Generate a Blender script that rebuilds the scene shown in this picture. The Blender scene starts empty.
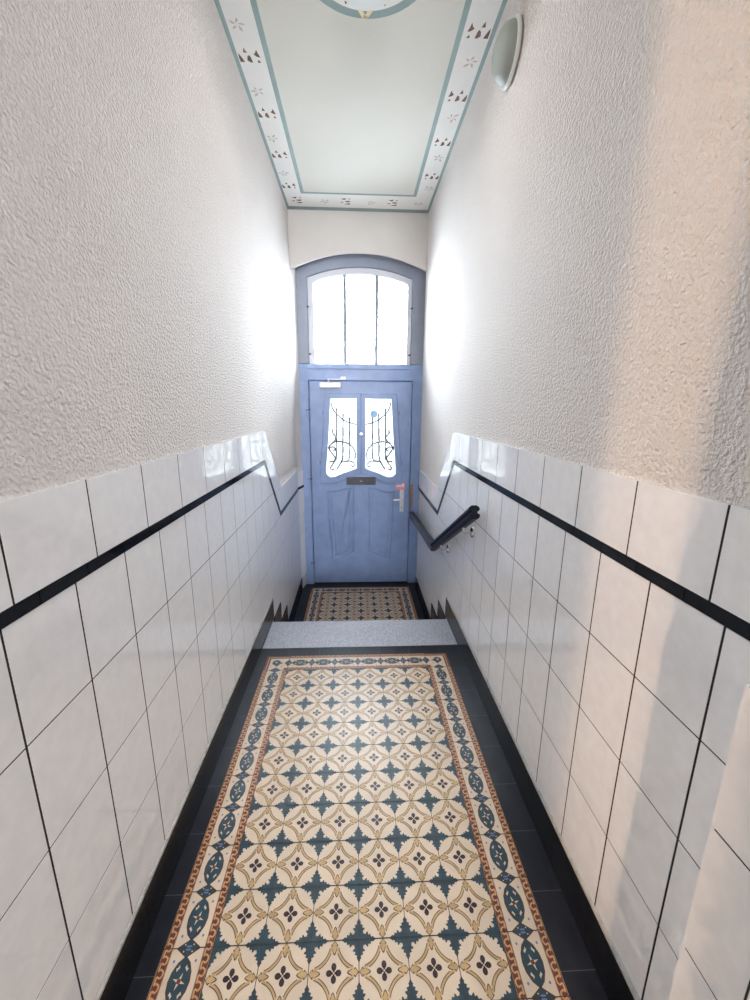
import bpy, math, random
from mathutils import Matrix, Vector
random.seed(7)
SC = bpy.context.scene
COL = SC.collection
T = 0.145                       # one floor tile in metres; all plan numbers below are in tiles

# ------------------------------------------------------------------ camera
cam = bpy.data.cameras.new('camera')
cam.sensor_fit = 'HORIZONTAL'; cam.sensor_width = 36.0
cam.lens = 36.0 * 404.23 / 750.0
cam.clip_start = 0.02; cam.clip_end = 300
camo = bpy.data.objects.new('camera', cam); COL.objects.link(camo)
camo.matrix_world = Matrix(((0.999013, 0.003207, -0.044294, -0.0083 * T),
                            (-0.043879, 0.225111, -0.973345, 0.0),
                            (0.00685, 0.974328, 0.22503, 10.8899 * T),
                            (0, 0, 0, 1)))
SC.camera = camo
# ------------------------------------------------------------------ sky, exposure, lights
SKY = 48.0
P_STAIR, P_BACK, P_CEIL, P_BULB = 26, 380, 4.2, 430
W = bpy.data.worlds.new('sky'); SC.world = W; W.use_nodes = True
bg = W.node_tree.nodes['Background']
bg.inputs[0].default_value = (0.82, 0.92, 1.0, 1); bg.inputs[1].default_value = SKY
SC.view_settings.view_transform = 'Standard'
try: SC.view_settings.look = 'None'
except Exception: pass
SC.view_settings.gamma = 1.0
SC.view_settings.use_curve_mapping = False
SC.view_settings.exposure = 0.22

def area(name, loc, rot, sx, sy, power, col=(1, 1, 1), portal=False):
    l = bpy.data.lights.new(name, 'AREA'); l.shape = 'RECTANGLE'
    l.size = sx * T; l.size_y = sy * T; l.energy = power; l.color = col
    if portal: l.cycles.is_portal = True
    o = bpy.data.objects.new(name, l); COL.objects.link(o)
    o.location = Vector(loc) * T; o.rotation_euler = rot
    return o
R90 = math.pi / 2
# daylight enters by the fanlight and the two door panes (portals only guide the sampling)
area('fanlight_portal', (0.31, 32.6, 17.0), (R90, 0, math.pi), 7.6, 7.0, 1, portal=True)
area('pane_portal', (0.31, 32.6, 8.5), (R90, 0, math.pi), 6.0, 7.0, 1, portal=True)
# stairwell behind the photographer: added fill panels, warm bulb in the side passage
area('stairwell_fill', (0.2, -9.0, 22.6), (math.radians(38), 0, 0), 6.5, 7.0, P_STAIR, (1.0, 0.93, 0.86))  # broad overhead fill added for the near walls
area('back_fill', (0.4, -51.8, 15.8), (R90, 0, 0), 6.5, 13.5, P_BACK, (0.93, 0.96, 1.0))  # unseen panel added to throw light down the hall onto the door
area('ceiling_fill', (0.31, 14.52, 22.62), (0, 0, 0), 1.7, 1.7, P_CEIL, (1.0, 0.96, 0.9)).data.shape = 'DISK'  # unseen disc added to brighten the far walls and door
bl = bpy.data.lights.new('passage_bulb', 'SPOT'); bl.spot_size = math.radians(52); bl.spot_blend = 0.3; bl.energy = P_BULB; bl.color = (1.0, 0.66, 0.42); bl.shadow_soft_size = 0.005
blo = bpy.data.objects.new('passage_bulb', bl); COL.objects.link(blo); blo.location = Vector((-6.3, -19.2, 15.0)) * T
blo.rotation_euler = Vector((10.8, 25.1, -3.0)).to_track_quat('-Z', 'Y').to_euler()

# ------------------------------------------------------------------ materials
MATS = {}
def mat(name, col, rough=0.5, metal=0.0, var=0.0, vscale=8.0, bump=0.0, bscale=60.0, bdist=0.003, spec=0.5, coat=0.0, col2=None, detail=4.0):
    m = bpy.data.materials.new(name); m.use_nodes = True
    nt = m.node_tree; N = nt.nodes; Lk = nt.links
    b = N['Principled BSDF']
    b.inputs['Base Color'].default_value = (*col, 1); b.inputs['Roughness'].default_value = rough
    b.inputs['Metallic'].default_value = metal; b.inputs['Specular IOR Level'].default_value = spec
    b.inputs['Coat Weight'].default_value = coat; b.inputs['Coat Roughness'].default_value = 0.05
    tc = N.new('ShaderNodeTexCoord')
    if var or col2:
        n = N.new('ShaderNodeTexNoise'); n.inputs['Scale'].default_value = vscale; n.inputs['Detail'].default_value = detail
        Lk.new(tc.outputs['Object'], n.inputs['Vector'])
        r = N.new('ShaderNodeValToRGB'); r.color_ramp.elements[0].position = 0.35; r.color_ramp.elements[1].position = 0.68
        c2 = col2 or tuple(min(1, c * (1 + var)) for c in col); c1 = col if col2 else tuple(c * (1 - var) for c in col)
        r.color_ramp.elements[0].color = (*c1, 1); r.color_ramp.elements[1].color = (*c2, 1)
        Lk.new(n.outputs['Fac'], r.inputs['Fac']); Lk.new(r.outputs['Color'], b.inputs['Base Color'])
    if bump:
        n2 = N.new('ShaderNodeTexNoise'); n2.inputs['Scale'].default_value = bscale; n2.inputs['Detail'].default_value = 3.0
        n2.inputs['Roughness'].default_value = 0.45
        Lk.new(tc.outputs['Object'], n2.inputs['Vector'])
        bm = N.new('ShaderNodeBump'); bm.inputs['Strength'].default_value = bump; bm.inputs['Distance'].default_value = bdist
        Lk.new(n2.outputs['Fac'], bm.inputs['Height']); Lk.new(bm.outputs['Normal'], b.inputs['Normal'])
    MATS[name] = m
    return m
mat('plaster', (0.79, 0.735, 0.70), 0.85, var=0.03, vscale=1.2, bump=1.0, bscale=110, bdist=0.018, spec=0.2)
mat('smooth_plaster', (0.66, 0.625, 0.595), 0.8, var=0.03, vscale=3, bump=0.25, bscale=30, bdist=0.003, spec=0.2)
mat('ceiling_paint', (0.66, 0.635, 0.57), 0.85, var=0.02, vscale=2, bump=0.2, bscale=8, bdist=0.004, spec=0.2)
mat('band_cream', (0.80, 0.775, 0.73), 0.85, var=0.02, vscale=6, spec=0.2)
mat('band_teal', (0.28, 0.355, 0.34), 0.8, var=0.06, vscale=9, spec=0.2)
mat('motif_maroon', (0.16, 0.085, 0.07), 0.8, var=0.2, vscale=30, spec=0.2)
mat('motif_pink', (0.56, 0.46, 0.42), 0.8, var=0.15, vscale=30, spec=0.2)
mat('rib_yellow', (0.80, 0.70, 0.45), 0.8, spec=0.2)
mat('wall_tile', (0.84, 0.825, 0.83), 0.045, col2=(0.89, 0.875, 0.88), vscale=30, spec=0.9)
mat('grout', (0.022, 0.016, 0.013), 0.9)
mat('mortar', (0.42, 0.40, 0.36), 0.9, var=0.2, vscale=40)
mat('black_tile', (0.006, 0.008, 0.012), 0.10, spec=0.18)
mat('black_floor', (0.008, 0.009, 0.014), 0.38, spec=0.3, var=0.3, vscale=14, bump=0.15, bscale=25, bdist=0.001)
mat('skirting_black', (0.010, 0.010, 0.013), 0.2, spec=0.2, var=0.3, vscale=14)
mat('floor_cream', (0.66, 0.52, 0.385), 0.40, var=0.06, vscale=9, bump=0.1, bscale=40, bdist=0.0006)
mat('floor_teal', (0.014, 0.043, 0.060), 0.40, var=0.25, vscale=40)
mat('floor_yellow', (0.50, 0.32, 0.14), 0.35, var=0.15, vscale=25)
mat('floor_brown', (0.13, 0.032, 0.016), 0.35, var=0.2, vscale=30)
mat('floor_outline', (0.055, 0.025, 0.015), 0.4)
mat('floor_maroon', (0.030, 0.010, 0.014), 0.35)
mat('floor_orange', (0.62, 0.33, 0.15), 0.35, var=0.1, vscale=30)
mat('floor_blue', (0.13, 0.17, 0.36), 0.35)
mat('joint_grey', (0.085, 0.085, 0.09), 0.8)
mat('floor_joint', (0.05, 0.035, 0.028), 0.8)
mat('granite', (0.22, 0.23, 0.27), 0.36, col2=(0.62, 0.63, 0.70), vscale=240, detail=1.0)
mat('granite_lower', (0.16, 0.165, 0.19), 0.4, col2=(0.5, 0.5, 0.55), vscale=240, detail=1.0)
mat('door_blue', (0.225, 0.315, 0.54), 0.38, var=0.07, vscale=10, bump=0.1, bscale=18, bdist=0.002)
mat('door_groove', (0.16, 0.21, 0.36), 0.5)
mat('frame_grey', (0.235, 0.26, 0.325), 0.4, var=0.04, vscale=6)
mat('casement_white', (0.60, 0.61, 0.67), 0.4)
mat('iron', (0.05, 0.045, 0.05), 0.5, metal=0.3)
mat('black_plate', (0.012, 0.012, 0.03), 0.25)
mat('steel', (0.70, 0.70, 0.72), 0.28, metal=1.0, var=0.05, vscale=20)
mat('alu_paint', (0.66, 0.62, 0.64), 0.4, metal=0.2)
mat('chrome', (0.8, 0.8, 0.82), 0.12, metal=1.0)
mat('sticker_pink', (0.80, 0.28, 0.33), 0.5)
mat('sticker_white', (0.85, 0.80, 0.82), 0.5)
mat('sticker_blue', (0.30, 0.55, 0.78), 0.5)
mat('bare_wood', (0.36, 0.22, 0.13), 0.7, var=0.3, vscale=25)
mat('rail_navy', (0.008, 0.011, 0.028), 0.35, var=0.3, vscale=20, spec=0.15)
mat('rail_end', (0.012, 0.014, 0.025), 0.5, spec=0.2)
mat('lamp_rim', (0.74, 0.76, 0.73), 0.4)
mat('lamp_glass', (0.30, 0.33, 0.30), 0.5)
mat('pavement', (0.75, 0.75, 0.75), 0.9, var=0.1, vscale=4)
def glass(name, tr=0.95):
    m = bpy.data.materials.new(name); m.use_nodes = True
    nt = m.node_tree; nt.nodes.clear()
    o = nt.nodes.new('ShaderNodeOutputMaterial'); t = nt.nodes.new('ShaderNodeBsdfTransparent'); g = nt.nodes.new('ShaderNodeBsdfGlossy')
    t.inputs[0].default_value = (tr, tr * 1.01, tr * 1.02, 1); g.inputs['Roughness'].default_value = 0.02
    mx = nt.nodes.new('ShaderNodeMixShader'); f = nt.nodes.new('ShaderNodeFresnel'); f.inputs[0].default_value = 1.45
    nt.links.new(f.outputs[0], mx.inputs[0]); nt.links.new(t.outputs[0], mx.inputs[1]); nt.links.new(g.outputs[0], mx.inputs[2])
    nt.links.new(mx.outputs[0], o.inputs[0]); MATS[name] = m
glass('pane_glass'); glass('dimmed_glass', 0.22)   # door panes tinted dark to hold back the sky so the grilles show

# ------------------------------------------------------------------ mesh helpers
class MB:
    """collects polygons (in tiles) with material names and links them as one mesh object"""
    def __init__(s): s.v = []; s.f = []; s.m = []; s.names = []
    def mi(s, m):
        if m not in s.names: s.names.append(m)
        return s.names.index(m)
    def poly(s, pts, m):
        i = len(s.v); s.v += [tuple(p) for p in pts]; s.f.append(tuple(range(i, i + len(pts)))); s.m.append(s.mi(m))
    def mesh(s, vs, fs, m):
        i = len(s.v); s.v += [tuple(p) for p in vs]; k = s.mi(m)
        for f in fs: s.f.append(tuple(a + i for a in f)); s.m.append(k)
    def box(s, a, b, m):
        x0, y0, z0 = a; x1, y1, z1 = b
        vs = [(x0, y0, z0), (x1, y0, z0), (x1, y1, z0), (x0, y1, z0), (x0, y0, z1), (x1, y0, z1), (x1, y1, z1), (x0, y1, z1)]
        s.mesh(vs, [(0, 3, 2, 1), (4, 5, 6, 7), (0, 1, 5, 4), (1, 2, 6, 5), (2, 3, 7, 6), (3, 0, 4, 7)], m)
    def prism(s, pts, m, side=None):
        """pts: list of (near point, far point); caps and sides"""
        n = len(pts); vs = [p[0] for p in pts] + [p[1] for p in pts]
        s.mesh(vs, [tuple(range(n)), tuple(range(2 * n - 1, n - 1, -1))], m)
        s.mesh(vs, [((i + 1) % n, i, i + n, (i + 1) % n + n) for i in range(n)], side or m)
    def tube(s, path, r, m, n=8, closed=False):
        P = [Vector(p) for p in path]; rings = []
        for i, p in enumerate(P):
            a = P[max(i - 1, 0)]; b = P[min(i + 1, len(P) - 1)]; d = (b - a).normalized()
            u = d.cross(Vector((0, 0, 1)))
            if u.length < 1e-3: u = d.cross(Vector((1, 0, 0)))
            u.normalize(); w = d.cross(u); rr = r[i] if isinstance(r, (list, tuple)) else r
            rings.append([p + (u * math.cos(t) + w * math.sin(t)) * rr for t in [2 * math.pi * k / n for k in range(n)]])
        vs = [v for rg in rings for v in rg]
        fs = [(i * n + k, i * n + (k + 1) % n, (i + 1) * n + (k + 1) % n, (i + 1) * n + k) for i in range(len(P) - 1) for k in range(n)]
        fs += [tuple(range(n - 1, -1, -1)), tuple((len(P) - 1) * n + k for k in range(n))]
        s.mesh(vs, fs, m)
    def lathe(s, prof, c, axis, m, n=32):
        """prof: (r, h) pairs along axis ('x' towards -x, 'y' towards -y, 'z' up) from centre c"""
        vs = []
        for r, h in prof:
            for k in range(n):
                a = 2 * math.pi * k / n; p, q = r * math.cos(a), r * math.sin(a)
                vs.append({'x': (c[0] - h, c[1] + p, c[2] + q), 'y': (c[0] + p, c[1] - h, c[2] + q), 'z': (c[0] + p, c[1] + q, c[2] + h)}[axis])
        L = len(prof)
        fs = [(i * n + k, i * n + (k + 1) % n, (i + 1) * n + (k + 1) % n, (i + 1) * n + k) for i in range(L - 1) for k in range(n)]
        fs += [tuple(range(n - 1, -1, -1)), tuple((L - 1) * n + k for k in range(n))]
        s.mesh(vs, fs, m)
    def build(s, name, parent=None, smooth=False, bevel=0, recalc=True, **props):
        me = bpy.data.meshes.new(name)
        me.from_pydata([(a * T, b * T, c * T) for a, b, c in s.v], [], s.f)
        for n in s.names: me.materials.append(MATS[n])
        me.polygons.foreach_set('material_index', s.m)
        if recalc:
            import bmesh
            bm = bmesh.new(); bm.from_mesh(me); bmesh.ops.remove_doubles(bm, verts=bm.verts, dist=1e-6) if smooth else None
            bmesh.ops.recalc_face_normals(bm, faces=bm.faces); bm.to_mesh(me); bm.free()
        if smooth:
            me.polygons.foreach_set('use_smooth', [True] * len(me.polygons))
            try: me.set_sharp_from_angle(angle=math.radians(40))
            except Exception: pass
        me.update()
        o = bpy.data.objects.new(name, me); COL.objects.link(o)
        if bevel:
            b = o.modifiers.new('bevel', 'BEVEL'); b.width = bevel * T; b.segments = 2; b.limit_method = 'ANGLE'; b.angle_limit = math.radians(35)
        if parent: o.parent = parent
        for k, v in props.items(): o[k] = v
        return o
def empty(name, loc, label, cat, **kw):
    o = bpy.data.objects.new(name, None); COL.objects.link(o); o.location = Vector(loc) * T
    o.empty_display_size = 0.05
    if label: o['label'] = label
    if cat: o['category'] = cat
    for k, v in kw.items(): o[k] = v
    return o
def under(child, root):
    """parent to an Empty that sits away from the origin, keeping the mesh where it is"""
    child.parent = root; child.matrix_parent_inverse = Matrix.Translation(-root.location)
    return child
def plate(name, outlines, y0, y1, m, parent=None, bevel=0.0, **props):
    """flat board in the door plane: outlines[0] outer, rest holes, (x, z) pairs; front at y0, back at y1"""
    cu = bpy.data.curves.new(name, 'CURVE'); cu.dimensions = '2D'; cu.fill_mode = 'BOTH'
    for o in outlines:
        sp = cu.splines.new('POLY'); sp.points.add(len(o) - 1)
        for i, (x, z) in enumerate(o): sp.points[i].co = (x * T, z * T, 0, 1)
        sp.use_cyclic_u = True
    cu.extrude = (y1 - y0) / 2 * T - bevel * T; cu.bevel_depth = bevel * T; cu.bevel_resolution = 1; cu.offset = -bevel * T
    tmp = bpy.data.objects.new(name, cu); COL.objects.link(tmp)
    dg = bpy.context.evaluated_depsgraph_get(); me = bpy.data.meshes.new_from_object(tmp.evaluated_get(dg))
    bpy.data.objects.remove(tmp); bpy.data.curves.remove(cu)
    me.transform(Matrix(((1, 0, 0, 0), (0, 0, -1, (y0 + y1) / 2 * T), (0, 1, 0, 0), (0, 0, 0, 1))))
    me.name = name; me.materials.clear(); me.materials.append(MATS[m])
    o = bpy.data.objects.new(name, me); COL.objects.link(o)
    if parent: o.parent = parent
    for k, v in props.items(): o[k] = v
    return o
def clip(poly, a, b, c):
    """keep a*u + b*v <= c"""
    out = []
    for i in range(len(poly)):
        p, q = poly[i], poly[(i + 1) % len(poly)]
        dp, dq = a * p[0] + b * p[1] - c, a * q[0] + b * q[1] - c
        if dp <= 0: out.append(p)
        if (dp < 0 < dq) or (dq < 0 < dp):
            t = dp / (dp - dq); out.append((p[0] + (q[0] - p[0]) * t, p[1] + (q[1] - p[1]) * t))
    return out
def spline(pts, k=6):
    """Catmull-Rom through points"""
    P = [Vector(p) for p in pts]; P = [P[0] * 2 - P[1]] + P + [P[-1] * 2 - P[-2]]; out = []
    for i in range(1, len(P) - 2):
        for j in range(k):
            t = j / k; a, b, c, d = P[i - 1], P[i], P[i + 1], P[i + 2]
            out.append(0.5 * ((2 * b) + (c - a) * t + (2 * a - 5 * b + 4 * c - d) * t * t + (3 * b - a - 3 * c + d) * t ** 3))
    return out + [P[-2]]

# ------------------------------------------------------------------ plan numbers (tiles)
XL, XR = -4.5, 4.8
YE, YD = 30.3, 31.5            # end of the side walls, door plane
ZC = 23.45
ZL = -3.54                     # lower landing
YB = -52.0
STEP = [19.12, 21.05, 22.98]; RISE = 1.18
S_TOP, S_BOT = 8.345, 8.155      # black dado strip on the upper level
DROP = 3.45
Y_K0, Y_K1 = 19.6, 22.95       # strip kinks
Y_T0, Y_T1 = 19.95, 23.5       # tile top edge kinks
Z_T = 9.70
ROW = 1.757

# ------------------------------------------------------------------ walls
def wall_side(sgn):
    x = XL if sgn < 0 else XR
    name = 'wall_left' if sgn < 0 else 'wall_right'
    y0 = -14.84 if sgn < 0 else 3.15
    m = MB()
    m.box((x, y0, ZL - 2), (x + sgn * 1.5, YE, ZC + 0.5), 'plaster')
    # splayed reveal beside the door frame
    xe = -4.24 if sgn < 0 else 4.93
    m.prism([((x, YE, ZL - 2), (x, YE, ZC)), ((xe, YD - 0.02, ZL - 2), (xe, YD - 0.02, ZC)), ((x + sgn * 1.5, YD - 0.02, ZL - 2), (x + sgn * 1.5, YD - 0.02, ZC)), ((x + sgn * 1.5, YE, ZL - 2), (x + sgn * 1.5, YE, ZC))], 'smooth_plaster')
    w = m.build(name, kind='structure')
    # --- glazed tiling
    t = MB(); TH = 0.05; G = 0.014; GV = 0.021
    xs = x - sgn * TH; xg = x - sgn * 0.043
    fx = lambda p, xx: (xx, p[0], p[1])
    def field(poly):
        if len(poly) < 3: return
        cy = sum(p[0] for p in poly) / len(poly)
        t.prism([(fx(p, xs), fx(p, x)) for p in poly], 'wall_tile')
    sl = -DROP / (Y_K1 - Y_K0)
    below = lambda po: clip(po, -sl, 1, S_BOT - sl * (Y_K0 - 0.1) )       # under the slanted strip
    yoff = 4.74 if sgn < 0 else 4.53
    tw = 1.385 if sgn < 0 else 1.37
    ymin = y0
    zr = [S_BOT - ROW * k for k in range(8)]
    for r in range(7):
        z1, z0 = zr[r], zr[r + 1]
        k = int((ymin - yoff) // tw)
        while yoff + k * tw < YE:
            a, b = yoff + k * tw, yoff + (k + 1) * tw
            po = [(a + GV, z0 + G), (b - GV, z0 + G), (b - GV, z1 - G), (a + GV, z1 - G)]
            if r < 2: po = below(po)
            po = clip(po, -1, 0, -ymin); po = clip(po, 1, 0, YE - 0.01)
            # above the skirting / steps only
            if z0 < 0.9 and a < STEP[0] and b > STEP[0] : pass
            field(po); k += 1
    # band above the strip
    uw = 1.735; uo = 5.0 if sgn < 0 else 4.82
    st = -DROP / (Y_T1 - Y_T0)
    k = int((ymin - uo) // uw)
    while uo + k * uw < Y_T1:
        a, b = uo + k * uw, uo + (k + 1) * uw
        po = [(a + GV, S_TOP + G), (b - GV, S_TOP + G), (b - GV, Z_T), (a + GV, Z_T)]
        po = clip(po, -st, 1, Z_T - st * Y_T0); po = clip(po, -1, 0, -ymin)
        field(po); k += 1
    zl_t, zl_b = Z_T - DROP, S_TOP - DROP
    po = [(Y_K0 - 1, zl_t + G), (Y_T1 + 3, zl_t + G), (Y_T1 + 3, S_TOP + G), (Y_K0 - 1, S_TOP + G)]
    po = clip(po, -st, 1, Z_T - st * Y_T0); po = clip(po, sl, -1, -(S_TOP - sl * Y_K0) )
    field(po)
    k = 0
    while Y_K0 + k * uw < YE:
        a, b = Y_K0 + k * uw, Y_K0 + (k + 1) * uw
        po = [(a + G, zl_b + G), (b - G, zl_b + G), (b - G, zl_t - G if b < Y_T1 else zl_t), (a + G, zl_t - G if b < Y_T1 else zl_t)]
        po = clip(po, sl, -1, -(S_TOP - sl * Y_K0)); po = clip(po, 1, 0, YE - 0.01)
        field(po); k += 1
    # tiled lower part of the reveal
    n = 7; za = 1.0 + ZL
    zz = [za + ROW * 0.98 * i for i in range(6)]
    for i in range(5):
        c0, c1 = zz[i] + G, min(zz[i + 1], zl_t) - G
        if c1 > c0:
            pts = [(x, YE + .01), (xe, YD - .03)]
            o = sgn * -0.05
            t.prism([((x + o * .4, YE - 0.0, c0), (x + o * .4, YE, c1)), ((xe + o, YD - .06, c0), (xe + o, YD - .06, c1)), ((xe, YD - .06, c0), (xe, YD - .06, c1)), ((x, YE, c0), (x, YE, c1))], 'wall_tile')
    t.build('tile_panel', w)
    # grout bed
    g = MB()
    reg = [(ymin, ZL - .5), (YE - .01, ZL - .5), (YE - .01, zl_t - .01), (Y_T1, zl_t - .01), (Y_T0, Z_T - .01), (ymin, Z_T - .01)]
    g.prism([(fx(p, xg), fx(p, x)) for p in reg], 'grout')
    g.build('grout_bed', w)
    # black dado strip of short glazed bars
    d = MB(); xd = x - sgn * 0.065
    j = 5.39 if sgn < 0 else 5.21; jl = 1.03
    cut = lambda po: d.prism([(fx(p, xd), fx(p, x)) for p in po], 'black_tile')
    k = int((ymin - j) // jl); gg = 0.008
    def barclip(po, lo, hi): return clip(clip(po, -1, 0, -lo), 1, 0, hi)
    while j + k * jl < Y_K0:
        a, b = max(j + k * jl + gg, ymin), j + (k + 1) * jl - gg
        po = [(a, S_BOT), (b, S_BOT), (b, S_TOP), (a, S_TOP)]
        po = clip(po, -sl, 1, S_TOP - sl * Y_K0)
        if len(po) > 2: cut(po)
        k += 1
    n = 5; vy = 0.2 * 0.62
    for i in range(n):
        a = Y_K0 + (Y_K1 - Y_K0) * i / n + .006; b = Y_K0 + (Y_K1 - Y_K0) * (i + 1) / n - .006
        za_, zb_ = S_TOP + sl * (a - Y_K0), S_TOP + sl * (b - Y_K0)
        cut([(a - .10, za_ - .18), (b - .10, zb_ - .18), (b + .06, zb_), (a + .06, za_)])
    a = Y_K1 - .05
    while a < YE:
        b = min(a + jl, YE)
        cut([(a + gg, S_BOT - DROP), (b - gg, S_BOT - DROP), (b - gg, S_TOP - DROP), (a + gg, S_TOP - DROP)]); a += jl
    o = -sgn * .085
    d.prism([((x + o, YE, S_BOT - DROP), (x + o, YE, S_TOP - DROP)), ((xe + o, YD - .06, S_BOT - DROP), (xe + o, YD - .06, S_TOP - DROP)), ((xe, YD - .06, S_BOT - DROP), (xe, YD - .06, S_TOP - DROP)), ((x, YE, S_BOT - DROP), (x, YE, S_TOP - DROP))], 'black_tile')
    d.build('dado_strip', w, label='narrow black glazed strip')
    # mortar fillet over the skirting
    # --- skirting
    s = MB(); H = 1.05; xk = x - sgn * 0.10; e = 0.52
    top = [(ymin, H), (STEP[0] + e, H), (STEP[0] + e, H - RISE), (STEP[1] + e, H - RISE), (STEP[1] + e, H - 2 * RISE), (STEP[2] + e, H - 2 * RISE), (STEP[2] + e, ZL + H), (YE, ZL + H)]
    bot = [(YE, ZL), (STEP[2], ZL), (STEP[2], -2 * RISE), (STEP[1], -2 * RISE), (STEP[1], -RISE), (STEP[0], -RISE), (STEP[0], 0.0), (ymin, 0.0)]
    for i in range(0, 8, 2):
        ya, yb = top[i][0], top[i + 1][0]; zt = top[i][1]
        lo = [0.0, -RISE, -2 * RISE, ZL][i // 2]
        if i == 0:
            y = ya
            while y < yb - .02:
                y2 = min(y + 1.42, yb); 
                s.prism([((xk, y + .004, zt - .04), (xk, y2 - .004, zt - .04)), ((xk + sgn * .04, y + .004, zt), (xk + sgn * .04, y2 - .004, zt)), ((x, y + .004, zt), (x, y2 - .004, zt)), ((x, y + .004, lo), (x, y2 - .004, lo)), ((xk, y + .004, lo), (xk, y2 - .004, lo))], 'skirting_black')
                y = y2
        else:
            s.box((min(x, xk), ya - 0.0, lo), (max(x, xk), yb, zt), 'skirting_black')
    # black piece under the overlap on each step
    s.build('baseboard_left' if sgn < 0 else 'baseboard_right', kind='structure')
    q = MB()
    q.box((min(x, xk), ymin, H), (max(x, xk), STEP[0] + e, H + .06), 'mortar')
    q.build('mortar_line', w)
    return w
wall_left = wall_side(-1)
wall_right = wall_side(1)
# projecting pier on the right, next to the photographer
p = MB(); PX = 3.86
p.box((PX, YB, -.5), (XR + 1.5, 3.27, ZC + .5), 'plaster')
pier = p.build('wall_right_pier', kind='structure')
p = MB(); G = 0.014
for zi in range(5):
    z1 = S_BOT + .1 - ROW * zi; z0 = z1 - ROW
    for k in range(-9, 1):
        a, b = 2.62 + k * 1.37, 2.62 + (k + 1) * 1.37
        b = min(b, 3.31)
        p.box((PX - .05, a + G, max(z0 + G, 0)), (PX, b - (G if b < 3.30 else 0), z1 - G), 'wall_tile')
    # return face towards the corridor
    p.box((PX, 3.27, max(z0 + G, 0)), (XR, 3.31, z1 - G), 'wall_tile')
p.build('tile_panel', pier)
p = MB(); p.box((PX - .043, YB, 0), (PX, 3.27, Z_T), 'grout'); p.box((PX - .055, YB, S_BOT + .1), (PX, 2.95, S_TOP + .1), 'black_tile')
p.box((PX - .05, YB, S_TOP + .114), (PX, 3.27, Z_T), 'wall_tile')
p.build('dado_strip', pier)
p = MB(); p.box((PX - .10, YB, 0), (PX, 3.27, 1.05), 'skirting_black')
p.build('baseboard_right_pier', kind='structure')
# stairwell behind the photographer, plus unseen slabs added to block light
p = MB()
p.box((-10.5, YB - 1, -.5), (XR + 1.5, YB, ZC + .5), 'smooth_plaster')
p.build('wall_back', kind='structure')
p = MB()
p.box((-10.5, YB, -.5), (-9.5, -14.84, ZC + .5), 'smooth_plaster'); p.box((-10.5, -14.84, -.5), (XL - 1.5, -13.84, ZC + .5), 'smooth_plaster')
p.box((XL - .02, YB, -.5), (XL, -15.25, ZC + .5), 'smooth_plaster')  # thin unseen slab added to trim the bulb's beam to a band
p.box((2.2, -3.0, -.1), (PX + .1, -2.6, ZC + .1), 'smooth_plaster')  # unseen nib added to shade the pier from the rear fill
p.build('wall_passage_blockers', kind='structure')

# end wall over the door with its arched soffit
ARC0 = [(-4.5, 19.87)]
def arc(xa, xb, ze, zm, n=24):
    cx = (xa + xb) / 2; h = (xb - xa) / 2; s = zm - ze; R = (h * h + s * s) / (2 * s); cz = zm - R
    return [(x, cz + math.sqrt(max(R * R - (x - cx) ** 2, 0))) for x in [xa + (xb - xa) * i / n for i in range(n + 1)]]
a = arc(-4.42, 4.90, 19.90, 20.95)
out = [(XL - 1.2, ZC + .3), (XL - 1.2, 19.9)] + a + [(XR + 1.3, 19.9), (XR + 1.3, ZC + .3)]
g = MB(); mid = len(out) // 2
a3 = arc(-4.50, 5.0, 20.15, 21.28)
out3 = [(XL - 1.2, ZC + .3), (XL - 1.2, 20.15)] + a3 + [(XR + 1.3, 20.15), (XR + 1.3, ZC + .3)]
g.prism([((p_[0], YE, p_[1]), (q_[0], YD - .13, q_[1])) for p_, q_ in zip(out, out3)], 'smooth_plaster')
g.build('wall_front', kind='structure')
# wall around the door frame, seen only from outside
a2 = arc(-4.5, 5.2, 20.1, 21.3)
plate('wall_street', [[(-9, ZL - 1.5), (-9, ZC + 2), (9.5, ZC + 2), (9.5, ZL - 1.5), (5.2, ZL - 1.5)] + a2[::-1] + [(-4.5, ZL - 1.5)]], YD + .5, YD + 1.4, 'smooth_plaster', kind='structure')

# ------------------------------------------------------------------ ceiling with painted border and roundel
c = MB()
c.box((-10.5, YB, ZC), (XR + 1.5, YD + .5, ZC + 1), 'ceiling_paint')
def cp(pts, m, lay): c.poly([(x, y, ZC - 0.004 * lay) for x, y in pts], m)
def crect(x0, y0, x1, y1, m, lay): cp([(x0, y0), (x1, y0), (x1, y1), (x0, y1)], m, lay)
YC0 = -6.0
XI0, XI1 = -3.36, 3.68; XA, XB = XL, XR; YF = YE
crect(XA, YC0, XI0, YF, 'band_cream', 1); crect(XI1, YC0, XB, YF, 'band_cream', 1); crect(XI0, 28.15, XI1, YF, 'band_cream', 1)
crect(XA, YC0, XA + .15, YF, 'band_teal', 2); crect(XB - .15, YC0, XB, YF, 'band_teal', 2); crect(XA + .15, 29.85, XB - .15, YF, 'band_teal', 2)
crect(XI0, YC0, XI0 + .2, 28.2, 'band_teal', 2); crect(XI1 - .2, YC0, XI1, 28.2, 'band_teal', 2); crect(XI0 + .2, 28.0, XI1 - .2, 28.2, 'band_teal', 2)
DROPS = [[(-.36, .31), (-.37, .10), (-.35, -.09), (-.28, .06), (-.22, .22), (-.20, .31)],
         [(-.16, -.12), (-.10, -.33), (-.05, -.20), (-.02, -.10)],
         [(-.09, .22), (-.05, .05), (.03, -.02), (.07, .08), (.10, .32), (.0, .31)],
         [(.20, -.05), (.28, -.14), (.34, -.27), (.37, -.10), (.42, .08), (.30, .05)],
         [(.28, .26), (.33, .18), (.40, .31), (.30, .32)]]
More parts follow.
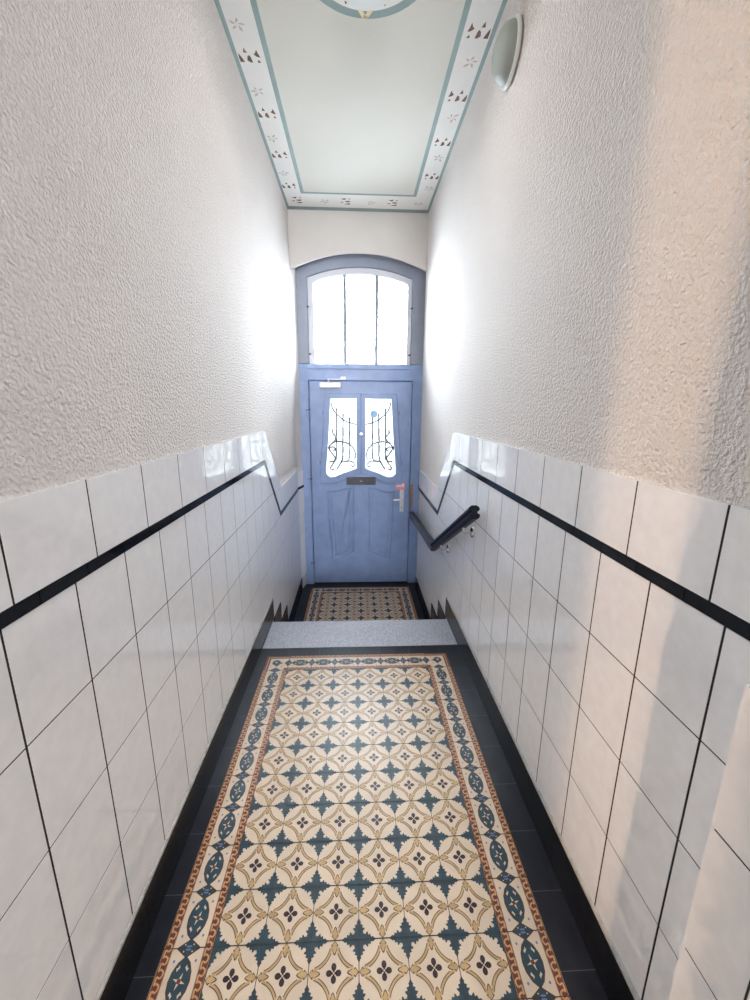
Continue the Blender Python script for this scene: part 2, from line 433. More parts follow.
def xf(pts, cx, cy, ang, mir=1, s=1.0):
    ca, sa = math.cos(ang), math.sin(ang)
    return [(cx + s * (mir * u * ca - v * sa), cy + s * (mir * u * sa + v * ca)) for u, v in pts]
def cluster(cx, cy, ang=0, mir=1):
    for d in DROPS: cp(xf(d, cx, cy, ang, mir), 'motif_maroon', 2)
def flower(cx, cy, rot=0):
    for k in range(5):
        a_ = rot + k * 2 * math.pi / 5 + random.uniform(-.2, .2); r = random.uniform(.26, .36)
        pet = [(.05 * math.cos(a_ - .9), .05 * math.sin(a_ - .9)), (.62 * r * math.cos(a_ - .3), .62 * r * math.sin(a_ - .3)), (r * math.cos(a_), r * math.sin(a_)), (.62 * r * math.cos(a_ + .26), .62 * r * math.sin(a_ + .26))]
        cp([(cx + u, cy + v) for u, v in pet], 'motif_pink', 2)
for k in range(-6, 4):
    cluster(-3.95, 18.35 + 2.99 * k, 0); flower(-4.02, 17.11 + 2.99 * k, k * .7)
    cluster(4.24, 16.90 + 2.99 * k, 0, -1); flower(4.28, 18.21 + 2.99 * k, k * .5)
for x_ in (-3.75, -.71, 2.26): cluster(x_, 29.05, math.pi / 2 + math.pi, 1)
for x_ in (-1.98, .94, 3.95): flower(x_, 29.1, x_)
MX, MY, MR = 0.31, 14.52, 2.17
circ = lambda r, n=64: [(MX + r * math.sin(2 * math.pi * k / n), MY + r * math.cos(2 * math.pi * k / n)) for k in range(n)]
oc, ic = circ(MR), circ(MR - .27)
for k in range(64):
    k2 = (k + 1) % 64
    cp([oc[k], oc[k2], ic[k2], ic[k]], 'band_teal', 1)
cp(circ(MR - .27), 'band_cream', 1)
for k in range(6):
    a0, a1 = k * math.pi / 3, (k + 2) * math.pi / 3
    P0 = Vector((MX + MR * math.sin(a0), MY + MR * math.cos(a0))); P1 = Vector((MX + MR * math.sin(a1), MY + MR * math.cos(a1)))
    n_ = (P1 - P0).normalized(); n_ = Vector((-n_.y, n_.x)) * .07
    cp([P0 + n_, P1 + n_, P1 - n_, P0 - n_], 'rib_yellow', 2)
    for s_ in (-1, 1):
        aa = a0 + s_ * .36
        cx_, cy_ = MX + (MR - .58) * math.sin(aa), MY + (MR - .58) * math.cos(aa)
        for kk in range(4):
            t_ = aa + kk * 1.57; cp([(cx_ + .03 * math.sin(t_), cy_ + .03 * math.cos(t_)), (cx_ + .16 * math.sin(t_ - .4), cy_ + .16 * math.cos(t_ - .4)), (cx_ + .22 * math.sin(t_), cy_ + .22 * math.cos(t_)), (cx_ + .14 * math.sin(t_ + .4), cy_ + .14 * math.cos(t_ + .4))], 'motif_maroon', 3)
c.build('ceiling', kind='structure', recalc=False)

# ------------------------------------------------------------------ floor: encaustic tile carpet
f = MB()
LAY = 0.0022
def ell(cx, cy, rx, ry, n=10, rot=0):
    ca, sa = math.cos(rot), math.sin(rot)
    return [(cx + rx * math.cos(t) * ca - ry * math.sin(t) * sa, cy + rx * math.cos(t) * sa + ry * math.sin(t) * ca) for t in [2 * math.pi * k / n for k in range(n)]]
# quarter star at a tile corner, serrated; (u, v) from the corner
HALF = [(.37, .0), (.318, .026), (.296, .048), (.276, .038), (.255, .042), (.242, .090), (.212, .074), (.196, .080), (.190, .130), (.158, .112), (.138, .084), (.105, .098), (.09, .09)]
QSTAR = [(0, 0)] + HALF[:-1] + [(.085, .085)] + [(v, u) for u, v in reversed(HALF[:-1])]
def ring(cx, cy, r0, r1, a0, a1, n=9):
    return [[(cx + r0 * math.cos(a0 + (a1 - a0) * k / n), cy + r0 * math.sin(a0 + (a1 - a0) * k / n)), (cx + r0 * math.cos(a0 + (a1 - a0) * (k + 1) / n), cy + r0 * math.sin(a0 + (a1 - a0) * (k + 1) / n)),
             (cx + r1 * math.cos(a0 + (a1 - a0) * (k + 1) / n), cy + r1 * math.sin(a0 + (a1 - a0) * (k + 1) / n)), (cx + r1 * math.cos(a0 + (a1 - a0) * k / n), cy + r1 * math.sin(a0 + (a1 - a0) * k / n))] for k in range(n)]
FIELD = []      # (polygon, material, layer) for one field tile, centred
for sx in (-1, 1):
    for sy in (-1, 1):
        FIELD.append(([(sx * (.5 - u), sy * (.5 - v)) for u, v in QSTAR], 'floor_teal', 2))
        for r0, r1, mm, ly in ((.421, .435, 'floor_outline', 3), (.435, .474, 'floor_yellow', 2), (.474, .488, 'floor_outline', 3)):
            a0 = math.asin(.10 / r0) if ly == 2 else math.asin(.115 / r0)
            if r1 > .48: a0 = math.asin(.20 / r0)
            for qd in ring(0, 0, r0, r1, a0, math.pi / 2 - a0):
                FIELD.append(([(sx * (.5 - u), sy * (.5 - v)) for u, v in qd], mm, ly))
for k in range(4):
    a = k * math.pi / 2; rt = lambda pts: [(x * math.cos(a) - y * math.sin(a), x * math.sin(a) + y * math.cos(a)) for x, y in pts]
    FIELD.append((rt([(0, .495), (-.072, .432), (-.074, .412), (-.052, .412), (-.056, .37), (-.028, .29), (0, .262), (.028, .29), (.056, .37), (.052, .412), (.074, .412), (.072, .432)]), 'floor_outline', 1))
    FIELD.append((rt([(0, .482), (-.058, .430), (-.040, .424), (-.044, .37), (-.018, .305), (0, .285), (.018, .305), (.044, .37), (.040, .424), (.058, .430)]), 'floor_yellow', 3))
    FIELD.append((rt(ell(0, .092, .052, .062)), 'floor_maroon', 2))
    FIELD.append((rt([(-.016, 0), (.016, 0), (.016, .06), (-.016, .06)]), 'floor_maroon', 2))
FIELD.append((ell(0, 0, .018, .018, 8), 'floor_cream', 3))
# border tile: u across (0 = outer edge, 1 = inner edge), v along
BORD = []
def stripe(u0, u1):
    BORD.append(([(u0, -.5), (u1, -.5), (u1, .5), (u0, .5)], 'floor_brown', 2))
    w = u1 - u0; n = 5
    for k in range(n):
        v0 = -.5 + k / n; h = 1 / n
        pth = [(u0 + .78 * w, v0), (u0 + .78 * w, v0 + .28 * h), (u0 + .40 * w, v0 + .46 * h), (u0 + .22 * w, v0 + .30 * h), (u0 + .22 * w, v0 + .92 * h), (u0 + .62 * w, v0 + .78 * h), (u0 + .78 * w, v0 + h)]
        for a, b in zip(pth[:-1], pth[1:]):
            d = Vector((b[0] - a[0], b[1] - a[1])); nn = Vector((-d.y, d.x)).normalized() * .015
            BORD.append(([(a[0] + nn.x, a[1] + nn.y), (b[0] + nn.x, b[1] + nn.y), (b[0] - nn.x, b[1] - nn.y), (a[0] - nn.x, a[1] - nn.y)], 'floor_orange', 3))
    for uu in (u0 + .045 * w, u1 - .075 * w): BORD.append(([(uu, -.5), (uu + .03 * w, -.5), (uu + .03 * w, .5), (uu, .5)], 'floor_orange', 3))
stripe(.01, .19); stripe(.82, .995)
LENS = [(.0, -.385), (.11, -.28), (.175, -.14), (.195, 0), (.175, .14), (.11, .28), (.0, .385), (-.11, .28), (-.175, .14), (-.195, 0), (-.175, -.14), (-.11, -.28)]
BORD.append(([(.505 + u * 1.1, v) for u, v in LENS], 'floor_outline', 2)); BORD.append(([(.505 + u * .95, v * .95) for u, v in LENS], 'floor_teal', 3))
for sg in (-1, 1):
    BORD.append(([(.505 - .25, sg * .5), (.505, sg * .345), (.505 + .25, sg * .5)], 'floor_outline', 2))
    BORD.append(([(.505 - .20, sg * .5), (.505, sg * .375), (.505 + .20, sg * .5)], 'floor_teal', 3))
    BORD.append((ell(.505, sg * .475, .06, .018, 8), 'floor_blue', 4))
    for s2 in (-1, 1):
        BORD.append((ell(.505 + s2 * .215, sg * .30, .024, .026, 8), 'floor_blue', 2))
        BORD.append((ell(.505 + s2 * .085, sg * .445, .014, .014, 6), 'floor_cream', 4))
        BORD.append(([(.505 + s2 * .05, sg * .20), (.505 + s2 * .10, sg * .14), (.505 + s2 * .12, sg * .19), (.505 + s2 * .09, sg * .20), (.505 + s2 * .07, sg * .245)], 'floor_cream', 4))
STAR = []
for k in range(8):
    r = .135 if k % 2 == 0 else .035; a = k * math.pi / 4 + .3; STAR.append((.505 + r * math.sin(a), r * math.cos(a)))
BORD.append((STAR, 'floor_cream', 4)); BORD.append((ell(.505, 0, .042, .042, 8), 'floor_brown', 5))
CORNER = [([(0.01, 0.01), (.19, .19), (.19, 1), (.01, 1)], 'floor_brown', 2), ([(0.01, 0.01), (1, 0.01), (1, .19), (.19, .19)], 'floor_brown', 2),
          ([(.85, .85), (1, .85), (1, 1), (.85, 1)], 'floor_brown', 2)]
CORNER += [([(.09, .09), (.12, .12), (.12, 1), (.09, 1)], 'floor_orange', 3), ([(.09, .09), (1, .09), (1, .12), (.12, .12)], 'floor_orange', 3)]
hz = [(.34, .36), (.46, .29), (.58, .33), (.66, .45), (.78, .52), (.66, .56), (.58, .66), (.52, .78), (.45, .66), (.33, .60), (.29, .48)]
CORNER += [(hz, 'floor_outline', 2), ([(.50 + (u - .50) * .88, .50 + (v - .50) * .88) for u, v in hz], 'floor_teal', 3), (ell(.47, .47, .05, .05, 8), 'floor_cream', 4),
           ([(.75, 1), (.505, .82), (.27, 1)], 'floor_teal', 3), ([(1, .75), (.82, .505), (1, .27)], 'floor_teal', 3)]
for pu, pv in ((.28, .72), (.72, .28), (.72, .72)): CORNER.append((ell(pu, pv, .024, .024, 8), 'floor_blue', 2))
def put(pattern, fn, z):
    for po, mm, ly in pattern:
        f.poly([(*fn(u, v), z + LAY * ly) for u, v in po], mm)
def carpet(ox, ytop, rows, z, clo, T_=1.0, bottom=False):
    """ox: centre line; ytop: far edge; field of 6 x rows with a border one tile wide"""
    GJ = .007
    f.poly([(ox - 4 * T_, ytop - (rows + 1) * T_ - (T_ if bottom else 0), z + LAY * .3), (ox + 4 * T_, ytop - (rows + 1) * T_ - (T_ if bottom else 0), z + LAY * .3), (ox + 4 * T_, ytop, z + LAY * .3), (ox - 4 * T_, ytop, z + LAY * .3)], 'floor_joint')
    def base(cx, cy):
        h = .5 * T_ - GJ
        f.poly([(cx - h, cy - h, z + LAY * .7), (cx + h, cy - h, z + LAY * .7), (cx + h, cy + h, z + LAY * .7), (cx - h, cy + h, z + LAY * .7)], 'floor_cream')
    R = rows + (2 if bottom else 1)
    for r in range(R):
        for k in range(8):
            cx = ox + (k - 3.5) * T_; cy = ytop - (r + .5) * T_
            base(cx, cy)
            edge_r = r == 0 or (bottom and r == R - 1); edge_c = k in (0, 7)
            sx = 1 if k < 4 else -1; sy = -1 if r == 0 else 1
            if edge_r and edge_c:
                put(CORNER, lambda u, v: (cx + sx * (u - .5) * T_, cy + sy * (v - .5) * T_), z)
            elif edge_c: put(BORD, lambda u, v: (cx + sx * (u - .5) * T_, cy + v * T_), z)
            elif edge_r: put(BORD, lambda u, v: (cx + v * T_, cy + sy * (u - .5) * T_), z)
            else: put(FIELD, lambda u, v: (cx + u * T_, cy + v * T_), z)
            # joints show as fine dark lines over the pattern
            for (x0, y0, x1, y1) in ((cx - .5 * T_ - GJ, cy - .5 * T_, cx - .5 * T_ + GJ, cy + .5 * T_), (cx - .5 * T_, cy - .5 * T_ - GJ, cx + .5 * T_, cy - .5 * T_ + GJ)):
                f.poly([(x0, y0, z + LAY * 5.5), (x1, y0, z + LAY * 5.5), (x1, y1, z + LAY * 5.5), (x0, y1, z + LAY * 5.5)], 'floor_joint')
f.box((XL - .6, YB, -.6), (XR + .6, 16.80, 0), 'black_floor')
f.box((XL - 6, YB, -.6), (XL - .6, -13.0, 0), 'black_floor')
f.box((XL - .6, STEP[2], ZL - .6), (XR + .6, YD + .8, ZL), 'black_floor')
carpet(0.0, 16.19, 19, 0.0, 0)
carpet(0.25, 30.72, 6, ZL, 0, T_=0.995)
def jl_(x0, y0, x1, y1, z): f.poly([(x0, y0, z + LAY), (x1, y0, z + LAY), (x1, y1, z + LAY), (x0, y1, z + LAY)], 'joint_grey')
for k in range(14):
    y = 15.3 - k * 1.36
    jl_(XL + .1, y, -4.0, y + .012, 0); jl_(4.0, y - .25, XR - .1, y - .238, 0)
for k in range(7):
    x = -3.1 + k * 1.36; jl_(x, 16.2, x + .014, 16.8, 0)
floor = f.build('floor', kind='structure', recalc=False)

# ------------------------------------------------------------------ steps
s = MB()
s.box((XL + .1, 16.83, -.45), (XR - .1, STEP[0] + .04, 0.012), 'granite')
step = s.build('stair_step', bevel=.03, label='grey speckled granite slab forming the top step at the edge of the patterned floor', category='step')
s = MB()
s.box((XL + .1, 18.6, -RISE - .45), (XR - .1, STEP[1] + .04, -RISE), 'granite_lower')
s.box((XL + .1, 20.6, -2 * RISE - .45), (XR - .1, STEP[2] + .04, -2 * RISE), 'granite_lower')
s.box((XL, 16.8, -2.6), (XR, STEP[0] - .1, -.45), 'granite_lower'); s.box((XL, STEP[0] - .2, ZL - .5), (XR, STEP[1] - .1, -RISE - .45), 'granite_lower')
s.box((XL, STEP[1] - .2, ZL - .5), (XR, STEP[2] - .02, -2 * RISE - .45), 'granite_lower')
s.build('floor_steps', kind='structure')

# ------------------------------------------------------------------ door frame, fanlight, door
DX = 0.30
LX0, LX1, LZ0, LZ1 = -3.55, 4.15, -3.45, 12.72     # door leaf
FY = YD - .12
plate('trim_1', [[(-4.8, 20.0)] + arc(-4.8, 5.5, 20.05, 21.5)[1:-1] + [(5.5, 20.0), (5.5, 13.95)] + [(3.98, 13.95)] + arc(-3.5, 3.98, 19.75, 20.45)[::-1] + [(-3.5, 13.95), (-4.8, 13.95)]],
      FY, YD + .5, 'frame_grey', bevel=.03, kind='structure')
plate('trim_2', [[(-4.8, ZL), (-4.8, 13.93), (5.5, 13.93), (5.5, ZL), (LX1 + .05, ZL), (LX1 + .05, LZ1 + .06), (LX0 - .05, LZ1 + .06), (LX0 - .05, ZL)]],
      FY, YD + .5, 'door_blue', bevel=.03, kind='structure')
plate('trim_5', [[(-4.8, ZL), (-4.8, 13.9), (5.5, 13.9), (5.5, ZL), (LX1 - .12, ZL), (LX1 - .12, LZ1 - .1), (LX0 + .12, LZ1 - .1), (LX0 + .12, ZL)]], YD + .42, YD + .9, 'door_blue', kind='structure')
b = MB(); b.box((LX0, YD + .42, ZL), (LX1, YD + .9, LZ0 + .1), 'door_blue'); b.build('trim_6', kind='structure')
b = MB(); b.box((-3.6, FY - .10, 13.58), (4.2, FY + .02, 13.90), 'door_blue'); b.build('trim_3', kind='structure', bevel=.04)
b = MB(); b.box((LX1 + .06, FY - .012, 2.95), (LX1 + .30, FY + .05, 4.9), 'bare_wood'); b.build('trim_4', kind='structure', label='bare worn wood round the strike plate')

win = empty('window_1', (DX, YD, 14.0), None, None, kind='structure')
pa = [(-3.08, 14.0)] + [(-3.08, 19.38)] + arc(-3.08, 3.68, 19.42, 20.02)[1:-1] + [(3.68, 19.38), (3.68, 14.0)]
under(plate('window_frame', [[(-3.48, 13.9)] + arc(-3.48, 3.96, 19.72, 20.42) + [(3.96, 13.9)], pa], FY + .06, YD + .35, 'casement_white', bevel=.04), win)
for x_ in (-.85, 1.45):
    b = MB(); b.box((x_ - .13, FY + .1, 13.95), (x_ + .13, YD + .3, 20.0), 'frame_grey'); under(b.build('muntin', bevel=.02), win)
for xa, xb in ((-3.1, -.9), (-.8, 1.4), (1.5, 3.7)):
    b = MB(); tz = [(x, z) for x, z in arc(-3.12, 3.72, 19.45, 20.06, 60) if xa <= x <= xb]
    b.prism([((x, YD + .16, z), (x, YD + .19, z)) for x, z in [(xa, 13.98)] + [(xa, tz[0][1])] + tz + [(xb, tz[-1][1]), (xb, 13.98)]], 'pane_glass'); under(b.build('pane'), win)
for x_, z_ in ((-3.5, 17.8), (-3.42, 14.6), (4.0, 17.8), (3.9, 14.6)):
    b = MB(); b.box((x_ - .13, FY - .03, z_ - .04), (x_ + .13, FY + .08, z_ + .04), 'frame_grey'); b.lathe([(.07, 0), (.07, .09), (.03, .12)], (x_, FY - .03, z_), 'y', 'iron', 12)
    under(b.build('window_latch', bevel=.01), win)

door = empty('door_1', (LX0, YD, LZ0), None, None, kind='structure')
U = lambda o: under(o, door)
PL = [(-2.02, 11.46), (-.03, 11.48), (-.02, 6.15), (-.95, 5.79), (-1.72, 5.47), (-2.15, 5.47), (-2.42, 5.70), (-2.42, 6.25), (-2.33, 7.21), (-2.20, 8.8), (-2.10, 10.2)]
PL = [(round(p[0], 3), round(p[1], 3)) for p in PL]
CX2 = .31
mirr = lambda pts: [(2 * CX2 - x, z) for x, z in pts]
CL = [(-2.39, 11.83), (CX2 - .02, 11.83), (CX2 - .02, 5.72), (-.3, 5.58), (-.87, 5.38), (-1.3, 5.20), (-1.74, 5.08), (-2.3, 5.06), (-2.92, 5.16), (-2.75, 7.5), (-2.55, 10.0)]
OPEN = [(-2.25, 11.6), (2.87, 11.6), (3.28, 5.42), (2.4, 5.40), (1.5, 5.68), (.31, 6.0), (-.9, 5.68), (-1.8, 5.40), (-2.66, 5.42)]
LY0, LY1 = YD - .02, YD + .40
U(plate('door_leaf', [[(LX0, LZ0), (LX1, LZ0), (LX1, LZ1), (LX0, LZ1)], OPEN], LY0, LY1, 'door_blue', bevel=.03))
GRILLE = {
 'sag': [(-1.98, 11.2), (-1.85, 10.72), (-1.56, 10.32), (-1.06, 9.91), (-.65, 9.7), (-.02, 9.54)],
 'b1': [(-1.57, 10.68), (-1.60, 8.8), (-1.61, 7.12), (-1.72, 6.74), (-2.05, 6.26), (-2.1, 6.07), (-1.94, 6.0), (-1.81, 6.15)],
 'b2': [(-1.06, 10.28), (-1.09, 8.6), (-1.12, 7.04), (-1.32, 6.52), (-1.62, 6.0)],
 'b3': [(-.56, 9.99), (-.57, 8.5), (-.58, 7.13), (-.71, 6.78), (-1.01, 6.65)],
 'ell': [(-2.24, 7.76), (-1.93, 8.1), (-1.47, 8.23), (-.91, 8.15), (-.49, 7.94), (-.19, 7.56), (-.11, 7.13), (-.24, 6.82)],
 's': [(-1.83, 9.16), (-1.89, 8.9), (-1.63, 8.57), (-1.72, 8.32), (-2.15, 7.89), (-2.2, 7.68), (-1.95, 7.3), (-1.7, 6.95), (-1.83, 6.68), (-2.09, 6.69), (-2.17, 6.54)],
 'c': [(-2.18, 7.76), (-1.9, 7.82), (-1.69, 7.68), (-1.73, 7.55), (-1.94, 7.55)],
 'arc': [(-1.62, 6.0), (-1.36, 6.43), (-1.1, 6.68), (-.67, 6.69), (-.33, 6.63), (-.2, 6.39), (-.33, 6.26), (-.46, 6.39)]}
for side in (0, 1):
    fn = mirr if side else (lambda p: list(p))
    ca = U(plate('casement', [fn(CL), fn(PL)], LY0 - .07, LY0 + .30, 'door_blue', bevel=.05))
    g = MB(); big = [(p[0] + .05 * (1 if p[0] > -1 else -1), p[1] + .05 * (1 if p[1] > 8 else -1)) for p in PL]
    g.prism([((x, LY0 + .12, z), (x, LY0 + .15, z)) for x, z in fn(big)], 'dimmed_glass'); o = g.build('pane'); o.parent = ca; o.matrix_parent_inverse = ca.matrix_world.inverted() if False else Matrix()
    g = MB()
    for k_, pts in GRILLE.items():
        g.tube([(x, LY0 + .26, z) for x, z in [tuple(v) for v in spline(fn(pts), 5)]], .056 if k_ in ('s', 'b1', 'b2', 'b3') else .050, 'iron', 6)
    for k_ in ('b1', 'b2', 'b3'):
        x, z = fn([GRILLE[k_][0]])[0]; g.lathe([(.02, -.10), (.07, -.04), (.07, .04), (.02, .10)], (x, LY0 + .26, z), 'z', 'iron', 8)
    x, z = fn([(-2.19, 7.72)])[0]; g.lathe([(.02, -.10), (.07, -.04), (.07, .04), (.02, .10)], (x, LY0 + .26, z), 'z', 'iron', 8)
    o = g.build('window_grille', smooth=True); o.parent = ca; o['label'] = 'dark scrolled wrought iron grille'
    if side:
        g = MB(); g.lathe([(.29, 0), (.29, .012)], (1.30, LY0 + .115, 10.33), 'y', 'sticker_white', 24); g.lathe([(.25, 0), (.25, .02)], (1.30, LY0 + .115, 10.33), 'y', 'sticker_blue', 24)
        o = g.build('sticker'); o.parent = ca; o['label'] = 'round pale blue sticker on the pane'
    for z_ in (10.4, 6.6):
        xh = -2.58 if z_ > 9 else -2.87
        x, z = fn([(xh, z_)])[0]
        g = MB(); g.tube([(x, LY0 - .05, z - .16), (x, LY0 - .05, z + .16)], .045, 'door_groove', 8); o = g.build('hinge'); o.parent = ca
g = MB(); g.box((CX2 - .16, LY0 - .02, 5.75), (CX2 + .16, LY0 + .34, 11.8), 'door_blue'); U(g.build('meeting_stile', bevel=.01))
g = MB(); g.lathe([(.06, 0), (.06, .10), (.11, .12), (.13, .18), (.08, .24)], (CX2, LY0 - .06, 8.85), 'y', 'steel', 14); g.box((CX2 - .2, LY0 - .16, 8.81), (CX2 + .2, LY0 - .07, 8.89), 'door_blue')
U(g.build('window_latch', smooth=True, label='small knob catch between the two glazed casements'))
# carved lower panels
def offs(pts, d):
    n = len(pts); out = []
    A = sum(pts[i][0] * pts[(i + 1) % n][1] - pts[(i + 1) % n][0] * pts[i][1] for i in range(n)); s_ = 1 if A > 0 else -1
    for i in range(n):
        a, b, c_ = Vector(pts[i - 1]), Vector(pts[i]), Vector(pts[(i + 1) % n])
        n1 = (b - a).normalized(); n2 = (c_ - b).normalized(); n1 = Vector((-n1.y, n1.x)); n2 = Vector((-n2.y, n2.x))
        m_ = (n1 + n2).normalized(); out.append(tuple(b + m_ * (s_ * d / max(.4, m_.dot(n1)))))
    return out
PAN = [(-2.44, 4.30), (-2.30, 2.0), (-2.12, -.5), (-2.02, -1.42), (-1.4, -1.28), (-.9, -1.03), (-.55, -.86), (-.24, -.84), (-.24, 4.72), (-.62, 4.70), (-.98, 4.63), (-1.3, 4.48), (-1.6, 4.40), (-2.0, 4.38)]
for side in (0, 1):
    fn = mirr if side else (lambda p: list(p))
    po = fn(PAN)
    g = MB()
    rings = [(po, LY0 + .0), (offs(po, .05), LY0 - .085), (offs(po, .12), LY0 - .085), (offs(po, .19), LY0 + .02), (offs(po, .30), LY0 + .02), (offs(po, .40), LY0 - .04)]
    n = len(po); vs = [(x, y, z) for r_, y in rings for x, z in r_]
    fs = [(i * n + k, i * n + (k + 1) % n, (i + 1) * n + (k + 1) % n, (i + 1) * n + k) for i in range(len(rings) - 1) for k in range(n)] + [tuple((len(rings) - 1) * n + k for k in range(n))]
    g.mesh(vs, fs, 'door_blue'); U(g.build('panel'))
# brow moulding over the panels, below the casements
g = MB()
br = spline([(-2.95, 4.92, 0), (-2.2, 4.90, 0), (-1.55, 5.0, 0), (-1.05, 5.22, 0), (-.86, 5.3, 0)], 6)
for fn in ((lambda p: p), (lambda p: Vector((2 * CX2 - p.x, p.y, 0)))):
    g.tube([(fn(p).x, LY0 - .02, fn(p).y) for p in br], .06, 'door_blue', 8)
U(g.build('moulding', smooth=True))
g = MB(); g.box((-.84, LY0 - .10, 4.86), (1.46, LY0 + .02, 5.47), 'black_plate'); g.box((-.66, LY0 - .14, 5.0), (1.28, LY0 - .09, 5.32), 'black_plate'); g.box((.22, LY0 - .16, 5.14), (.40, LY0 - .13, 5.18), 'steel')
U(g.build('letter_slot', bevel=.03, label='black letter slot plate with flap'))
g = MB(); g.box((3.40, LY0 - .08, 2.66), (3.72, LY0, 4.44), 'steel'); g.lathe([(.03, 0), (.03, .01)], (3.56, LY0 - .085, 3.05), 'y', 'black_plate', 10); g.box((3.54, LY0 - .095, 2.90), (3.58, LY0 - .08, 3.05), 'black_plate')
hp = U(g.build('handle_plate', bevel=.02, label='long steel lock plate with keyhole'))
g = MB(); g.tube([(3.56, LY0 - .05, 3.70), (3.56, LY0 - .32, 3.70), (3.48, LY0 - .40, 3.70), (3.2, LY0 - .40, 3.70), (2.86, LY0 - .37, 3.68)], [.085, .08, .085, .075, .07], 'steel', 10)
o = g.build('door_handle', smooth=True); o.parent = hp; o['label'] = 'steel lever handle'
g = MB(); g.box((3.06, LY0 - .02, 4.46), (3.80, LY0, 5.0), 'sticker_pink'); g.box((3.12, LY0 - .026, 4.68), (3.74, LY0, 4.95), 'sticker_white')
for k in range(3): g.box((3.16 + .02 * k, LY0 - .03, 4.72 + .07 * k), (3.62 - .05 * k, LY0, 4.745 + .07 * k), 'sticker_pink')
U(g.build('sticker', label='small pink and white notice above the handle'))
for z0, z1 in ((9.7, 11.5), (4.45, 6.2), (-2.15, -1.2)):
    g = MB(); g.tube([(LX0 - .04, LY0 - .10, z0), (LX0 - .04, LY0 - .10, z1)], .065, 'door_groove', 8); g.lathe([(.085, 0), (.085, .08)], (LX0 - .04, LY0 - .10, (z0 + z1) / 2), 'z', 'iron', 8)
    g.lathe([(.05, 0), (.05, .1), (.02, .14)], (LX0 - .22, LY0 - .06, (z0 + z1) / 2), 'y', 'iron', 8)
    U(g.build('hinge', smooth=True))
# door closer
dc = empty('door_closer', (-2.0, LY0, 12.2), 'pale metal door closer box with folding arm screwed across the top of the blue door', 'door closer')
g = MB(); g.box((-2.78, LY0 - .34, 12.22), (-1.18, LY0, 12.64), 'alu_paint'); under(g.build('closer_body', bevel=.05), dc)
g = MB(); g.tube([(-2.1, LY0 - .18, 12.6), (-2.1, LY0 - .18, 12.80)], .07, 'alu_paint', 8); g.box((-2.15, LY0 - .26, 12.80), (-1.0, LY0 - .14, 12.88), 'alu_paint')
g.box((-1.12, LY0 - .26, 12.84), (-.94, LY0 + .0, 12.92), 'alu_paint'); g.box((-1.2, FY - .09, 12.80), (-.82, FY, 13.05), 'alu_paint')
under(g.build('closer_arm', bevel=.015), dc)

# ------------------------------------------------------------------ handrail
hr = empty('handrail', (4.8, 21.8, ZL), 'short dark navy moulded wooden handrail bending at the stair foot on the tiled wall', 'handrail')
RX = 4.35
prof = [(-.17, -.13), (-.20, -.02), (-.10, .05), (-.10, .10), (-.20, .16), (-.20, .26), (-.10, .34), (.10, .34), (.20, .26), (.20, .16), (.10, .10), (.10, .05), (.20, -.02), (.17, -.13), (.08, -.18), (-.08, -.18)]
path = [Vector((RX, 14.3, 7.03)), Vector((RX, 21.75, 3.02)), Vector((RX, 31.0, 2.42))]
g = MB(); rings = []
for i, p_ in enumerate(path):
    d0 = (path[min(i, 1)] - path[min(i, 1) - 1] if i else path[1] - path[0]); d0 = (path[1] - path[0]) if i == 0 else (path[2] - path[1] if i == 2 else None)
    if d0 is None: d0 = (path[1] - path[0]).normalized() + (path[2] - path[1]).normalized(); k_ = 1 / math.cos(((path[1] - path[0]).angle(path[2] - path[1])) / 2)
    else: k_ = 1
    d0 = d0.normalized(); up = Vector((0, -d0.z, d0.y)); rings.append([p_ + Vector((a_, 0, 0)) + up * b_ * k_ for a_, b_ in prof])
n = len(prof); vs = [v for r_ in rings for v in r_]
g.mesh(vs, [(i * n + k, i * n + (k + 1) % n, (i + 1) * n + (k + 1) % n, (i + 1) * n + k) for i in range(2) for k in range(n)], 'rail_navy')
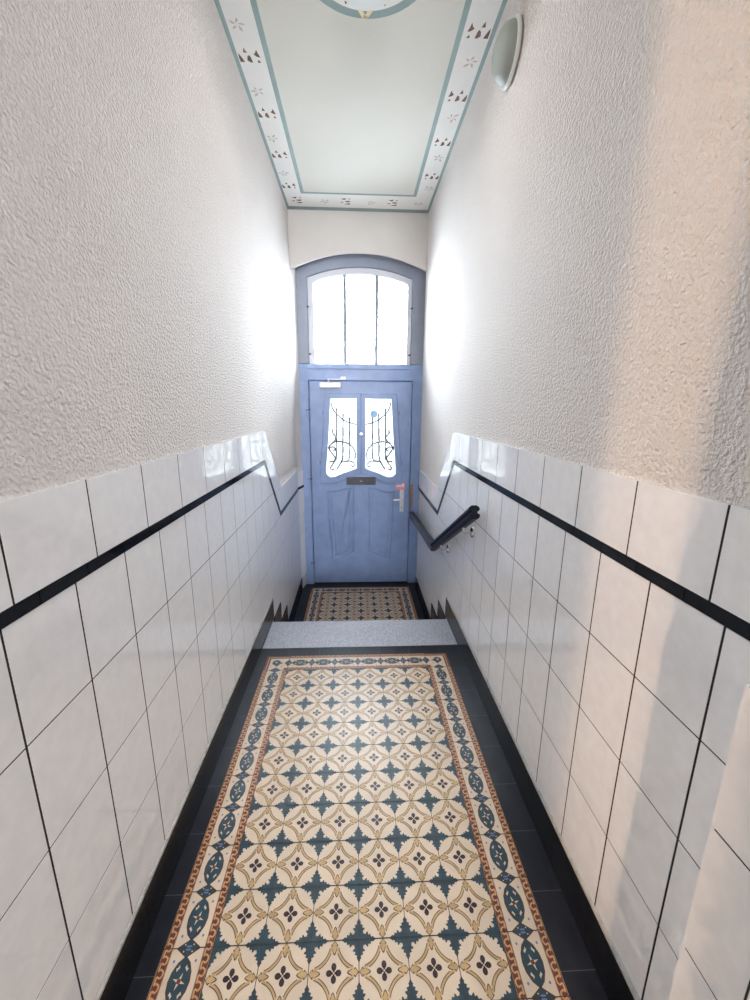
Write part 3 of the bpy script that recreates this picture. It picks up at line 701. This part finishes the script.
g.mesh(vs, [tuple(range(n - 1, -1, -1)), tuple(2 * n + k for k in range(n))], 'rail_end')
under(g.build('rail', bevel=.015), hr)
for t_ in (.19, .735, 1.55):
    p_ = path[0].lerp(path[1], t_) if t_ < 1 else path[1].lerp(path[2], t_ - 1)
    g = MB(); g.lathe([(.22, 0), (.22, .05), (.15, .09), (.06, .10)], (XR - .05, p_.y, p_.z - .40), 'x', 'chrome', 16)
    g.tube([Vector((XR - .1, p_.y, p_.z - .40)), Vector((RX + .16, p_.y, p_.z - .40)), Vector((RX + .04, p_.y, p_.z - .38)), Vector((RX, p_.y, p_.z - .32)), Vector((RX, p_.y, p_.z - .12))], .06, 'chrome', 10)
    under(g.build('bracket', smooth=True, label='chrome wall bracket'), hr)

# ------------------------------------------------------------------ bulkhead lamp on the right wall
wl = empty('wall_lamp', (XR, 14.85, 21.38), 'round bulkhead lamp with pale rim and grey glass dome high on the plaster wall', 'lamp')
LC = (XR, 14.85, 21.38)
g = MB(); g.lathe([(.62, 0), (.62, .10)], LC, 'x', 'lamp_rim', 40); under(g.build('lamp_base', smooth=True), wl)
g = MB(); g.lathe([(.64, .05), (.76, .05), (.79, .08), (.79, .12), (.76, .16), (.70, .16)], LC, 'x', 'lamp_rim', 48); under(g.build('lamp_rim', smooth=True), wl)
g = MB(); g.lathe([(.71, .14), (.70, .24), (.64, .38), (.53, .48), (.37, .56), (.20, .60), (.05, .61)], LC, 'x', 'lamp_glass', 48); under(g.build('lamp_shade', smooth=True, label='grey frosted glass dome'), wl)

# ------------------------------------------------------------------ street outside
g = MB(); g.box((-150, YD + 1.4, ZL - 1.6), (150, 300, ZL - 1.1), 'pavement'); g.build('pavement', kind='structure')

# unseen lamp body added in the roundel to go with the ceiling fill
cl = empty('added_ceiling_lamp', (MX, MY, ZC), 'unseen round flush lamp added in the middle of the painted roundel as a fill light', 'lamp')
g = MB(); g.lathe([(.9, 0), (.9, -.10), (.95, -.15), (.95, -.60), (.9, -.75)], (MX, MY, ZC), 'z', 'lamp_rim', 40); under(g.build('lamp_base', smooth=True), cl)
